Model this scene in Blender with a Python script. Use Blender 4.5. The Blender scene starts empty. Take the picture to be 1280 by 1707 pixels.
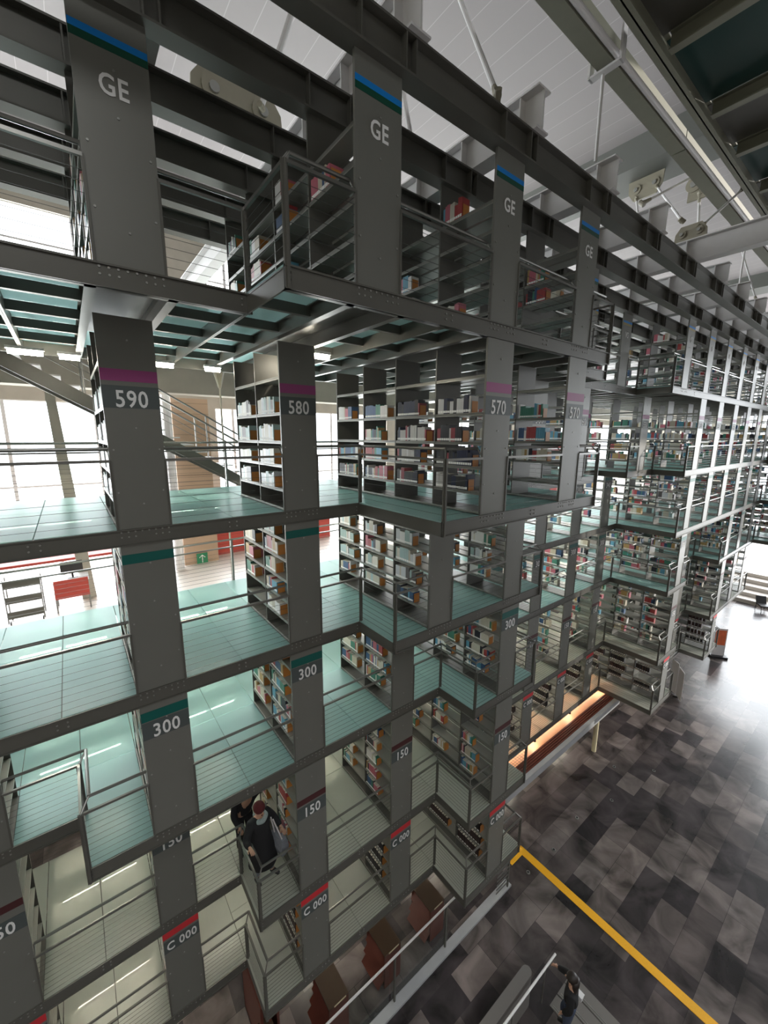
import bpy, math, random
from mathutils import Vector, Matrix
random.seed(7)
C = bpy.context.scene.collection
# ------------------------------------------------------------------ camera
cam_d = bpy.data.cameras.new('camera'); cam = bpy.data.objects.new('camera', cam_d); C.objects.link(cam)
cam_d.sensor_fit = 'HORIZONTAL'; cam_d.sensor_width = 36; cam_d.lens = 36*674.4/1280
cam_d.clip_start = 0.05; cam_d.clip_end = 400
cam.rotation_euler = (Matrix.Rotation(math.radians(-37.709), 3, 'Z') @ Matrix.Rotation(math.radians(90-10.647), 3, 'X') @ Matrix.Rotation(0.0047, 3, 'Z')).to_euler()
bpy.context.scene.camera = cam
# ------------------------------------------------------------------ light and exposure
sc = bpy.context.scene
sc.view_settings.view_transform = 'Standard'; sc.view_settings.look = 'None'; sc.view_settings.gamma = 1
sc.view_settings.use_curve_mapping = False; sc.view_settings.exposure = 0.2
w = bpy.data.worlds.new('sky'); sc.world = w; w.use_nodes = True
bg = w.node_tree.nodes['Background']; bg.inputs[0].default_value = (0.90, 0.95, 1.0, 1); bg.inputs[1].default_value = 3.2
def lamp(name, kind, loc, energy, color=(1,1,1), size=None, sizey=None, rot=(0,0,0)):
    d = bpy.data.lights.new(name, kind); o = bpy.data.objects.new(name, d); C.objects.link(o)
    o.location = loc; d.energy = energy; d.color = color; o.rotation_euler = rot
    if kind == 'AREA':
        d.shape = 'RECTANGLE'; d.size = size; d.size_y = sizey
    return o
sun = lamp('sun', 'SUN', (40, -40, 20), 3.4, (1.0, 0.93, 0.84)); sun.data.angle = 0.01
sun.rotation_euler = Vector((0.76, -0.62, 0.215)).to_track_quat('Z', 'Y').to_euler()
# daylight panes: the sky seen through the window bands (back wall, end wall) plus an unseen roof light over the atrium, added as front fill
lamp('window_daylight', 'AREA', (17, 19.2, -1.4), 7500, (0.93, 0.97, 1.0), 54, 5.2, (math.radians(-90), 0, 0))
lamp('upper_window_daylight', 'AREA', (17, 19.2, 5.0), 7000, (0.93, 0.97, 1.0), 54, 3.8, (math.radians(-90), 0, 0))
lamp('end_daylight', 'AREA', (46.5, 1, -1), 9000, (0.93, 0.97, 1.0), 20, 30, (math.radians(90), 0, math.radians(90)))
lamp('roof_fill_light', 'AREA', (12, -7.5, 9.6), 3600, (1.0, 0.98, 0.93), 40, 5, (0, 0, 0))
# ------------------------------------------------------------------ materials
def nodes(m): m.use_nodes = True; return m.node_tree.nodes, m.node_tree.links
def mat(name, col, rough=0.5, metal=0.0, noise=0.0, scale=6.0, emit=None, spec=0.5):
    m = bpy.data.materials.new(name); n, l = nodes(m); b = n['Principled BSDF']
    b.inputs['Base Color'].default_value = (*col, 1); b.inputs['Roughness'].default_value = rough
    b.inputs['Metallic'].default_value = metal; b.inputs['Specular IOR Level'].default_value = spec
    if emit: b.inputs['Emission Color'].default_value = (*col, 1); b.inputs['Emission Strength'].default_value = emit
    if noise:
        tc = n.new('ShaderNodeTexCoord'); t = n.new('ShaderNodeTexNoise'); t.inputs['Scale'].default_value = scale; t.inputs['Detail'].default_value = 5
        r = n.new('ShaderNodeMix'); r.data_type = 'RGBA'
        r.inputs['A'].default_value = (*[c*(1-noise) for c in col], 1); r.inputs['B'].default_value = (*[min(1, c*(1+noise)) for c in col], 1)
        l.new(tc.outputs['Object'], t.inputs['Vector']); l.new(t.outputs['Fac'], r.inputs['Factor']); l.new(r.outputs['Result'], b.inputs['Base Color'])
    return m
M = {}
M['steel'] = mat('painted_steel', (0.115, 0.112, 0.098), 0.42, 0.15, 0.10, 3)
M['panel'] = mat('panel_steel', (0.175, 0.175, 0.158), 0.42, 0.15, 0.06, 2)
M['shelf'] = mat('shelf_steel', (0.30, 0.30, 0.27), 0.38, 0.3)
M['rail'] = mat('brushed_rail', (0.24, 0.235, 0.22), 0.32, 0.7)
M['cable'] = mat('steel_cable', (0.10, 0.10, 0.095), 0.4, 0.6)
M['bolt'] = mat('bolt_steel', (0.35, 0.35, 0.33), 0.35, 0.6)
M['light_steel'] = mat('light_steel', (0.66, 0.65, 0.65), 0.45, 0.0, 0.06)
M['olive'] = mat('olive_steel', (0.20, 0.20, 0.15), 0.5, 0.0, 0.08)
M['white'] = mat('white_vinyl', (0.80, 0.80, 0.80), 0.5)
M['concrete'] = mat('concrete', (0.42, 0.39, 0.33), 0.85, 0, 0.22, 1.6)
M['kerb'] = mat('kerb_stone', (0.36, 0.37, 0.38), 0.6, 0, 0.12, 4)
M['tan'] = mat('tan_boarding', (0.42, 0.29, 0.20), 0.75, 0, 0.08, 2)
M['redwall'] = mat('red_boarding', (0.42, 0.05, 0.035), 0.6, 0, 0.10, 2)
M['darkwall'] = mat('dark_wall', (0.16, 0.15, 0.14), 0.8)
M['slab'] = mat('pale_floor', (0.60, 0.55, 0.50), 0.35, 0, 0.05, 2)
M['yellow'] = mat('yellow_strip', (0.85, 0.42, 0.01), 0.5, 0, 0.1, 30)
M['deck'] = mat('red_wood', (0.12, 0.03, 0.018), 0.35, 0, 0.3, 9)
M['oak'] = mat('pale_wood', (0.75, 0.40, 0.22), 0.45, 0, 0.15, 4)
M['brown'] = mat('brown_laminate', (0.055, 0.032, 0.018), 0.4, 0, 0.1, 5)
M['redbrown'] = mat('redbrown_laminate', (0.11, 0.028, 0.018), 0.45, 0, 0.15, 5)
M['cream'] = mat('cream_paper', (0.62, 0.55, 0.36), 0.8)
M['page'] = mat('book_pages', (0.62, 0.58, 0.50), 0.9)
M['label'] = mat('spine_label', (0.85, 0.85, 0.83), 0.6)
M['orange'] = mat('orange_plate', (0.50, 0.20, 0.045), 0.45)
M['tube'] = mat('lit_tube', (1.0, 0.92, 0.76), 0.5, emit=60)
M['black'] = mat('black_cloth', (0.012, 0.012, 0.014), 0.85)
M['plastic'] = mat('black_plastic', (0.02, 0.02, 0.022), 0.4)
M['skin'] = mat('skin', (0.50, 0.29, 0.20), 0.55)
M['hair'] = mat('dark_hair', (0.018, 0.012, 0.010), 0.5)
M['grey_cloth'] = mat('grey_cloth', (0.20, 0.21, 0.24), 0.9, 0, 0.2, 20)
M['darkred'] = mat('dark_red_cloth', (0.09, 0.012, 0.014), 0.9)
M['scarf'] = mat('pale_scarf', (0.30, 0.36, 0.36), 0.9, 0, 0.4, 40)
M['denim'] = mat('denim', (0.06, 0.08, 0.13), 0.85)
M['green'] = mat('sign_green', (0.02, 0.22, 0.10), 0.5)
M['post_orange'] = mat('poster_orange', (0.75, 0.16, 0.06), 0.5, 0, 0.35, 6)
M['grass'] = mat('lawn', (0.16, 0.24, 0.07), 0.95, 0, 0.3, 0.5)
M['roofdark'] = mat('roof_girder', (0.075, 0.078, 0.07), 0.6)
M['plate'] = mat('gusset_steel', (0.27, 0.25, 0.19), 0.55, 0, 0.08)
M['lilac'] = mat('painted_white', (0.70, 0.68, 0.69), 0.5)
for k, c in dict(s_blue=(0.0, 0.20, 0.62), s_dgreen=(0.0, 0.06, 0.035), s_pink=(0.32, 0.055, 0.20), s_teal=(0.0, 0.10, 0.085), s_maroon=(0.07, 0.018, 0.02), s_red=(0.60, 0.03, 0.04), s_ochre=(0.30, 0.25, 0.10), s_field=(0.075, 0.09, 0.09)).items():
    M[k] = mat('stripe_'+k[2:], c, 0.5)
def glass_floor(nm, ca, cb, ct, see):
    m = bpy.data.materials.new(nm); n, l = nodes(m); b = n['Principled BSDF']
    b.inputs['Roughness'].default_value = 0.28; b.inputs['Specular IOR Level'].default_value = 0.8
    tc = n.new('ShaderNodeTexCoord'); t = n.new('ShaderNodeTexNoise'); t.inputs['Scale'].default_value = 1.7; t.inputs['Detail'].default_value = 6
    r = n.new('ShaderNodeMix'); r.data_type = 'RGBA'; r.inputs['A'].default_value = (*ca, 1); r.inputs['B'].default_value = (*cb, 1)
    l.new(tc.outputs['Object'], t.inputs['Vector']); l.new(t.outputs['Fac'], r.inputs['Factor']); l.new(r.outputs['Result'], b.inputs['Base Color'])
    tr = n.new('ShaderNodeBsdfTranslucent'); tr.inputs['Color'].default_value = (*ct, 1)
    mx = n.new('ShaderNodeMixShader'); mx.inputs[0].default_value = 0.6
    l.new(b.outputs[0], mx.inputs[1]); l.new(tr.outputs[0], mx.inputs[2])
    tp = n.new('ShaderNodeBsdfTransparent'); tp.inputs['Color'].default_value = (*ct, 1); m2 = n.new('ShaderNodeMixShader'); m2.inputs[0].default_value = see
    l.new(mx.outputs[0], m2.inputs[1]); l.new(tp.outputs[0], m2.inputs[2]); l.new(m2.outputs[0], n['Material Output'].inputs['Surface'])
    return m
M['glass'] = glass_floor('frosted_floor_glass', (0.40, 0.60, 0.59), (0.55, 0.75, 0.73), (0.76, 0.96, 0.94), 0.22)
M['lamplit_glass'] = glass_floor('lamplit_floor_glass', (0.57, 0.61, 0.555), (0.67, 0.71, 0.65), (0.94, 0.95, 0.90), 0.22)  # same floor glass; warm lamp light from below is mixed into the colour
def clear_glass():
    m = bpy.data.materials.new('clear_glass'); n, l = nodes(m)
    g = n.new('ShaderNodeBsdfGlossy'); g.inputs['Roughness'].default_value = 0.03
    t = n.new('ShaderNodeBsdfTransparent'); t.inputs['Color'].default_value = (0.96, 0.98, 0.97, 1)
    mx = n.new('ShaderNodeMixShader'); mx.inputs[0].default_value = 0.07
    l.new(t.outputs[0], mx.inputs[1]); l.new(g.outputs[0], mx.inputs[2]); l.new(mx.outputs[0], n['Material Output'].inputs['Surface'])
    return m
M['clear'] = clear_glass()
M['shaded_glass'] = mat('shade_tinted_glass', (0.03, 0.075, 0.07), 0.25)  # overhead glass with the dusk above it put into the dark colour
def stone_floor():
    m = bpy.data.materials.new('stone_tiles'); n, l = nodes(m); b = n['Principled BSDF']
    tc = n.new('ShaderNodeTexCoord')
    br = n.new('ShaderNodeTexBrick'); br.offset = 0.37; br.offset_frequency = 2; br.squash = 1.0
    br.inputs['Scale'].default_value = 1.0; br.inputs['Brick Width'].default_value = 0.96; br.inputs['Row Height'].default_value = 0.60
    br.inputs['Mortar Size'].default_value = 0.004; br.inputs['Bias'].default_value = 0.0
    br.inputs['Color1'].default_value = (0, 0, 0, 1); br.inputs['Color2'].default_value = (1, 1, 1, 1); br.inputs['Mortar'].default_value = (0.15, 0.15, 0.15, 1)
    l.new(tc.outputs['Object'], br.inputs['Vector'])
    cr = n.new('ShaderNodeValToRGB'); e = cr.color_ramp.elements
    e[0].position = 0; e[0].color = (0.026, 0.022, 0.024, 1); e[1].position = 1; e[1].color = (0.135, 0.112, 0.106, 1)
    for p, c in ((0.3, (0.045, 0.038, 0.040, 1)), (0.6, (0.075, 0.062, 0.060, 1)), (0.82, (0.115, 0.098, 0.094, 1))):
        x = e.new(p); x.color = c
    l.new(br.outputs['Color'], cr.inputs['Fac'])
    t = n.new('ShaderNodeTexNoise'); t.inputs['Scale'].default_value = 1.1; t.inputs['Detail'].default_value = 10; t.inputs['Distortion'].default_value = 0.9
    l.new(tc.outputs['Object'], t.inputs['Vector'])
    mr = n.new('ShaderNodeMapRange'); mr.inputs['From Min'].default_value = 0.3; mr.inputs['From Max'].default_value = 0.7; mr.inputs['To Min'].default_value = 0.35; mr.inputs['To Max'].default_value = 2.0
    l.new(t.outputs['Fac'], mr.inputs['Value'])
    mu = n.new('ShaderNodeMix'); mu.data_type = 'RGBA'; mu.blend_type = 'MULTIPLY'; mu.inputs['Factor'].default_value = 1
    l.new(cr.outputs['Color'], mu.inputs['A']); l.new(mr.outputs['Result'], mu.inputs['B']); l.new(mu.outputs['Result'], b.inputs['Base Color'])
    b.inputs['Roughness'].default_value = 0.24; b.inputs['Specular IOR Level'].default_value = 0.6
    return m
M['tiles'] = stone_floor()
def boarded(name, col, axis, step, dark=0.6, rough=0.6, width=0.03):
    m = bpy.data.materials.new(name); n, l = nodes(m); b = n['Principled BSDF']; b.inputs['Roughness'].default_value = rough
    tc = n.new('ShaderNodeTexCoord'); sp = n.new('ShaderNodeSeparateXYZ'); l.new(tc.outputs['Object'], sp.inputs[0])
    d = n.new('ShaderNodeMath'); d.operation = 'DIVIDE'; d.inputs[1].default_value = step; l.new(sp.outputs[axis], d.inputs[0])
    fr = n.new('ShaderNodeMath'); fr.operation = 'FRACT'; l.new(d.outputs[0], fr.inputs[0])
    lt = n.new('ShaderNodeMath'); lt.operation = 'LESS_THAN'; lt.inputs[1].default_value = width; l.new(fr.outputs[0], lt.inputs[0])
    r = n.new('ShaderNodeMix'); r.data_type = 'RGBA'; r.inputs['A'].default_value = (*col, 1); r.inputs['B'].default_value = (*[min(1, c*dark) for c in col], 1)
    l.new(lt.outputs[0], r.inputs['Factor']); l.new(r.outputs['Result'], b.inputs['Base Color'])
    return m
M['ceiling'] = boarded('ceiling_boards', (0.235, 0.215, 0.222), 0, 0.62, 1.4, 0.65, 0.03)
M['tanboard'] = boarded('tan_boards', (0.42, 0.29, 0.20), 2, 0.32, 0.6, 0.7, 0.05)
M['redboard'] = boarded('red_boards', (0.42, 0.05, 0.035), 2, 0.16, 0.5, 0.6, 0.08)
# ------------------------------------------------------------------ mesh helpers
class MB:
    def __init__(s): s.v = []; s.f = []; s.mi = []; s.m = []
    def mid(s, m):
        if m not in s.m: s.m.append(m)
        return s.m.index(m)
    def box(s, x0, x1, y0, y1, z0, z1, m='steel', top=None):
        i = len(s.v); a = s.mid(m)
        s.v += [(x0,y0,z0),(x1,y0,z0),(x1,y1,z0),(x0,y1,z0),(x0,y0,z1),(x1,y0,z1),(x1,y1,z1),(x0,y1,z1)]
        s.f += [(i,i+3,i+2,i+1),(i+4,i+5,i+6,i+7),(i,i+1,i+5,i+4),(i+1,i+2,i+6,i+5),(i+2,i+3,i+7,i+6),(i+3,i,i+4,i+7)]
        s.mi += [a, s.mid(top) if top else a, a, a, a, a]
        return s
    def tube(s, p, q, r, n=8, m='rail', r2=None):
        p = Vector(p); q = Vector(q); d = (q-p).normalized(); u = d.orthogonal().normalized(); w_ = d.cross(u); i = len(s.v); a = s.mid(m)
        r2 = r if r2 is None else r2
        for c, rr in ((p, r), (q, r2)):
            for k in range(n):
                t = 2*math.pi*k/n; s.v.append(tuple(c+u*rr*math.cos(t)+w_*rr*math.sin(t)))
        for k in range(n): s.f.append((i+k, i+(k+1)%n, i+n+(k+1)%n, i+n+k)); s.mi.append(a)
        s.f.append(tuple(i+k for k in reversed(range(n)))); s.f.append(tuple(i+n+k for k in range(n))); s.mi += [a, a]
        return s
    def prism(s, pts, axis, a0, a1, m='steel'):      # outline in the two other axes, extruded along axis
        i = len(s.v); n = len(pts); a = s.mid(m)
        for t in (a0, a1):
            for (u, v) in pts: s.v.append({'x': (t,u,v), 'y': (u,t,v), 'z': (u,v,t)}[axis])
        for k in range(n): s.f.append((i+k, i+(k+1)%n, i+n+(k+1)%n, i+n+k)); s.mi.append(a)
        s.f.append(tuple(i+k for k in reversed(range(n)))); s.f.append(tuple(i+n+k for k in range(n))); s.mi += [a, a]
        return s
    def loft(s, rings, m, cap=True):
        i = len(s.v); n = len(rings[0]); a = s.mid(m)
        for r in rings: s.v += [tuple(p) for p in r]
        for j in range(len(rings)-1):
            for k in range(n): s.f.append((i+j*n+k, i+j*n+(k+1)%n, i+(j+1)*n+(k+1)%n, i+(j+1)*n+k)); s.mi.append(a)
        if cap:
            s.f.append(tuple(i+k for k in reversed(range(n)))); s.f.append(tuple(i+(len(rings)-1)*n+k for k in range(n))); s.mi += [a, a]
        return s
    def ibeam_y(s, x, y0, y1, z0, z1, w=0.2, t=0.02, m='steel'):
        s.box(x-w/2, x+w/2, y0, y1, z0, z0+t, m); s.box(x-w/2, x+w/2, y0, y1, z1-t, z1, m); s.box(x-t/2, x+t/2, y0, y1, z0+t, z1-t, m); return s
    def ibeam_x(s, y, x0, x1, z0, z1, w=0.2, t=0.02, m='steel'):
        s.box(x0, x1, y-w/2, y+w/2, z0, z0+t, m); s.box(x0, x1, y-w/2, y+w/2, z1-t, z1, m); s.box(x0, x1, y-t/2, y+t/2, z0+t, z1-t, m); return s
    def mesh(s, name):
        me = bpy.data.meshes.new(name); me.from_pydata(s.v, [], s.f)
        for m in s.m: me.materials.append(M[m])
        me.polygons.foreach_set('material_index', s.mi); me.update(); return me
    def obj(s, name, parent=None, loc=None, smooth=False):
        me = s.mesh(name)
        if smooth: me.shade_smooth()
        return link(name, me, parent, loc)
def link(name, me, parent=None, loc=None):
    o = bpy.data.objects.new(name, me); C.objects.link(o)
    if parent is not None: o.parent = parent
    if loc: o.location = loc
    return o
def tag(o, label, cat, group=None):
    o['label'] = label; o['category'] = cat
    if group: o['group'] = group
    return o
def thing(name, label, cat, loc=(0,0,0), rotz=0, group=None):
    o = bpy.data.objects.new(name, None); C.objects.link(o); o.location = loc; o.rotation_euler = (0,0,rotz); o.empty_display_size = 0.1
    return tag(o, label, cat, group)
def struct(name, mb, loc=None): o = mb.obj(name, loc=loc); o['kind'] = 'structure'; return o
_txt = {}
def text_mesh(s, h, m='white'):
    k = (s, h, m)
    if k not in _txt:
        cu = bpy.data.curves.new('lettering', 'FONT'); cu.body = s; cu.size = h/0.70; cu.extrude = 0.002; cu.align_x = 'CENTER'; cu.offset = 0.0035; cu.resolution_u = 3; cu.space_character = 1.08
        o = bpy.data.objects.new('t', cu); C.objects.link(o); bpy.context.view_layer.update()
        me = bpy.data.meshes.new_from_object(o.evaluated_get(bpy.context.evaluated_depsgraph_get())); me.materials.clear(); me.materials.append(M[m])
        for v in me.vertices: x, y, z = v.co; v.co = (x*0.80, -z-0.002, y)      # stand it up, facing -Y
        me.flip_normals()
        bpy.data.objects.remove(o); bpy.data.curves.remove(cu); _txt[k] = me
    return _txt[k]
# ------------------------------------------------------------------ layout of the stacks (metres; camera at the origin)
X0, PITCH, W = 0.364, 2.1074, 0.570
PL = {'E': 2.69, 'D': 3.670, 'C': 4.660, 'B': 5.631, 'A': 6.600}
BAY = 0.976; YS = 7.576; YB = 9.10
LV = ['top', 'pink', 'teal', 'green', 'maroon', 'red']
Z = [1.500, -1.122, -3.278, -5.454, -8.180, -10.235]
TOPZ = [3.50, 1.500, -1.122, -3.278, -5.454, -8.180]
ROWS = list(range(-1, 16))
PLAN = ['CCDDDCBBCCCCCCCEE', 'BBBDDBBABCCCCCCEE', 'BBBCCAAAACCCCCCEE', 'ABBBCAAAACABCCCEE', 'AABBCAAAACABCCC--', 'AABBCAAAACABC----']
def plane(l, k):
    c = PLAN[l][k+1]; return None if c == '-' else PL[c]
def rx(k): return X0+PITCH*k
GAP = (PITCH-W)/2
F = -12.4
STOREY = ['top storey', 'second storey from the top', 'third storey from the top', 'third storey from the bottom', 'second storey from the bottom', 'lowest storey']
ORD = ['first', 'second', 'third', 'fourth', 'fifth', 'sixth', 'seventh', 'eighth', 'ninth', 'tenth', 'eleventh', 'twelfth', 'thirteenth', 'fourteenth', 'fifteenth', 'sixteenth', 'seventeenth']
COLN = lambda k: ORD[k+1]+' column'
TXT = {0: {-1:'GE',0:'GE',1:'GE',2:'GE',3:'GE',4:'GE',5:'VS',6:'VS',7:'VS',8:'VS',9:'VS',10:'VS',11:'VS'},
       1: {-1:'590',0:'590',1:'580',2:'570',3:'570',4:'560',5:'560',6:'560',7:'550',8:'550',9:'550',10:'550'},
       2: {6:'340',7:'340'}, 3: {k:'300' for k in range(-1,12)}, 4: {k:'150' for k in range(-1,12)}, 5: {k:'C 000' for k in range(-1,12)}}
# stripe: (z below the storey's top, height, colour); text cap line below the top, cap height
STR = {0: [(0.20,0.055,'s_blue'),(0.255,0.06,'s_dgreen')], 1: [(0.77,0.13,'s_pink')], 2: [(0.31,0.12,'s_teal')], 3: [(0.30,0.135,'s_teal')], 4: [(0.82,0.115,'s_maroon')], 5: [(0.20,0.15,'s_red')]}
TZ = {0: 0.49, 1: 1.00, 2: 0.5, 3: 0.50, 4: 1.02, 5: 0.45}
BOARDS = [[0.12, 0.45, 0.78, 1.10, 1.44, 1.72], [0.33, 0.69, 1.04, 1.45, 1.95], [0.34, 0.70, 1.04, 1.38, 1.70], [0.34, 0.70, 1.04, 1.38, 1.70], [0.34, 0.70, 1.06, 1.42, 1.80, 2.16], [0.30, 0.66, 1.02, 1.38]]
# ------------------------------------------------------------------ the setting
b = MB(); b.box(-12, 46, -16, 20, F-0.3, F, 'tiles'); struct('floor', b)
b = MB(); b.box(-12, 46, -4.6, 20, 9.0, 9.3, 'ceiling'); b.box(-12, 46, -16, -10.4, 9.0, 9.3, 'ceiling'); struct('ceiling', b)
b = MB()
for i, x in enumerate((-4.1, 14.75, 31.6)): b.prism([(x, 9.0), (x+0.35, 8.35), (x+1.9, 8.35), (x+2.25, 9.0)], 'y', -16, 20, 'roofdark')
tr = struct('trim_1', b)
# window wall at the back: sills, spandrels, columns
b = MB()
b.box(-12, 46, 18, 18.4, F, -4.6, 'concrete'); b.box(-12, 46, 18, 18.4, 1.1, 3.0, 'concrete'); b.box(-12, 46, 18, 18.4, 7.0, 9.0, 'concrete')
for x in (3.3, 14.0, 24.5, 35.0): b.box(x, x+1.7, 17.9, 18.5, F, 9, 'concrete')
struct('wall_back', b)
b = MB(); b.box(-12.4, -12, -16, 20, F, 9, 'concrete'); struct('wall_left', b)
b = MB(); b.box(-12, 41.5, -16.4, -16, F, 9, 'darkwall'); b.box(41.5, 46, -16.4, -16, 7.5, 9, 'darkwall'); b.box(41.5, 46, -16.4, -16, F, -6, 'darkwall'); struct('wall_front', b)
b = MB(); b.box(45.6, 46, -16, 18, 6.2, 9, 'concrete')
for y in (-12, -6, 0, 8, 14): b.box(45.5, 46, y, y+0.35, F, 9, 'concrete')
b.box(45.6, 46, 9, 18, F, 9, 'concrete'); b.box(45.6, 46, -16, -7, F, -6, 'concrete'); struct('wall_right', b)
n = 0
for z0, z1 in ((-4.6, 1.1), (3.0, 7.0)):
    n += 1; b = MB()
    x = -11.2
    while x < 45:
        b.box(x-0.05, x+0.05, 18.05, 18.2, z0, z1, 'light_steel'); x += 2.42
    zz = z0
    while zz <= z1+0.01:
        b.box(-12, 46, 18.08, 18.15, zz-0.03, zz+0.03, 'light_steel'); zz += (z1-z0)/4
    struct('window_%d' % n, b)
# leaning concrete column and the long beam behind the stacks
b = MB(); b.loft([[(-0.12,12.6,-4.2),(0.18,12.6,-4.2),(0.18,12.9,-4.2),(-0.12,12.9,-4.2)], [(-0.30,12.6,1.1),(-0.12,12.6,1.1),(-0.12,12.9,1.1),(-0.30,12.9,1.1)]], 'concrete')
struct('trim_2', b)
b = MB(); b.box(-12, 46, 12.5, 13.1, 1.12, 2.0, 'concrete'); struct('trim_3', b)
b = MB(); b.box(-12, 46, 10.2, 18, -4.5, -4.2, 'slab'); b.box(-12, 46, 10.1, 10.2, -4.55, -4.15, 'lilac'); struct('trim_4', b)
b = MB(); b.box(2.62, 3.68, 14.0, 15.0, F, 1.12, 'tanboard'); struct('trim_5', b)
b = MB(); b.box(3.68, 8.4, 14.6, 14.8, -4.2, -3.3, 'redboard'); struct('trim_6', b)
b = MB(); b.tube((2.08,13.6,F),(2.08,13.6,9),0.11,12,'lilac'); b.tube((2.42,13.7,F),(2.42,13.7,9),0.13,12,'lilac'); struct('trim_7', b)
b = MB(); b.box(-60, 90, 19, 90, -13, -12.8, 'grass'); b.box(46.5, 120, -60, 19, -13, -12.8, 'slab'); struct('trim_8', b)
# ------------------------------------------------------------------ books: gathered first, then built
books = []      # (dist, x, y, z, thick, height, depth, tilt, colour, label)
ends = []
PAL = dict(
 light=[(0.62,0.60,0.52),(0.70,0.70,0.68),(0.50,0.47,0.38),(0.36,0.50,0.50),(0.55,0.58,0.60),(0.10,0.09,0.09),(0.30,0.42,0.40)],
 dark=[(0.010,0.012,0.025),(0.02,0.02,0.025),(0.015,0.02,0.05),(0.45,0.44,0.42),(0.03,0.03,0.03),(0.25,0.04,0.05),(0.55,0.55,0.55)],
 mixed=[(0.60,0.57,0.48),(0.02,0.02,0.03),(0.35,0.05,0.05),(0.03,0.08,0.18),(0.05,0.20,0.14),(0.65,0.64,0.62),(0.40,0.26,0.10),(0.45,0.12,0.16),(0.10,0.30,0.42),(0.50,0.45,0.35)],
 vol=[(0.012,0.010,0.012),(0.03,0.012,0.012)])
NAMES = {}
def cname(c):
    r, g, b_ = c; mx = max(c); mn = min(c)
    if mx < 0.06: return 'black'
    if mx-mn < 0.13 and mx > 0.4: return 'white' if mx > 0.6 else 'pale grey'
    if r >= g >= b_ and mx > 0.42 and mn > 0.3: return 'cream'
    if r > 1.8*g: return 'dark red' if mx < 0.4 else 'pink'
    if g >= r and g > b_: return 'green'
    if b_ > r: return 'blue'
    return 'brown'
MC = {}
def cmat(c):
    if c not in MC:
        k = 'cover_%d' % len(MC); M[k] = mat('book_cover', c, 0.45); MC[c] = k
    return MC[c]
BAYN = ['deepest bay', 'second deepest bay', 'third deepest bay', 'fourth deepest bay', 'fifth deepest bay']
def fill(l, k, x, y0, y1, z, bayi, si):
    rnd = random.Random(l*7919+k*131+bayi*17+si)
    style = 'mixed'
    if l == 1: style = 'light' if k <= 1 else ('dark' if (k == 2 and bayi >= 2) else 'mixed')
    if l == 2: style = rnd.choice(['light', 'mixed', 'mixed'])
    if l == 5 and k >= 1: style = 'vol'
    amount = {0: 0.45, 1: 0.78, 2: 0.62, 3: 0.80, 4: 0.50, 5: 0.75}[l]*rnd.uniform(0.75, 1.12)
    if l == 0 and rnd.random() < 0.45: return
    if rnd.random() < 0.06: return
    y = y1-0.03; stop = y1-(y1-y0-0.1)*min(1, amount); run = 0; col = None; hh = 0.22; i = 0
    base = rnd.choice(PAL[style])
    while y > stop:
        if run <= 0:
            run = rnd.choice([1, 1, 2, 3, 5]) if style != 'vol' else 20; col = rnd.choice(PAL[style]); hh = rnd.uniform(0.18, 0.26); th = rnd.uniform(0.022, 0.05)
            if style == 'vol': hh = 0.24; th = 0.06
        run -= 1; t = th*rnd.uniform(0.85, 1.1); y -= t; i += 1
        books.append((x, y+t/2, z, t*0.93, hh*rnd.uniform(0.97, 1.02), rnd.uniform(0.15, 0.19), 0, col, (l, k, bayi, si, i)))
        if style == 'vol': y -= 0.012
    ends.append((x, y-0.012, z, l, k, bayi, si))
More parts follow.
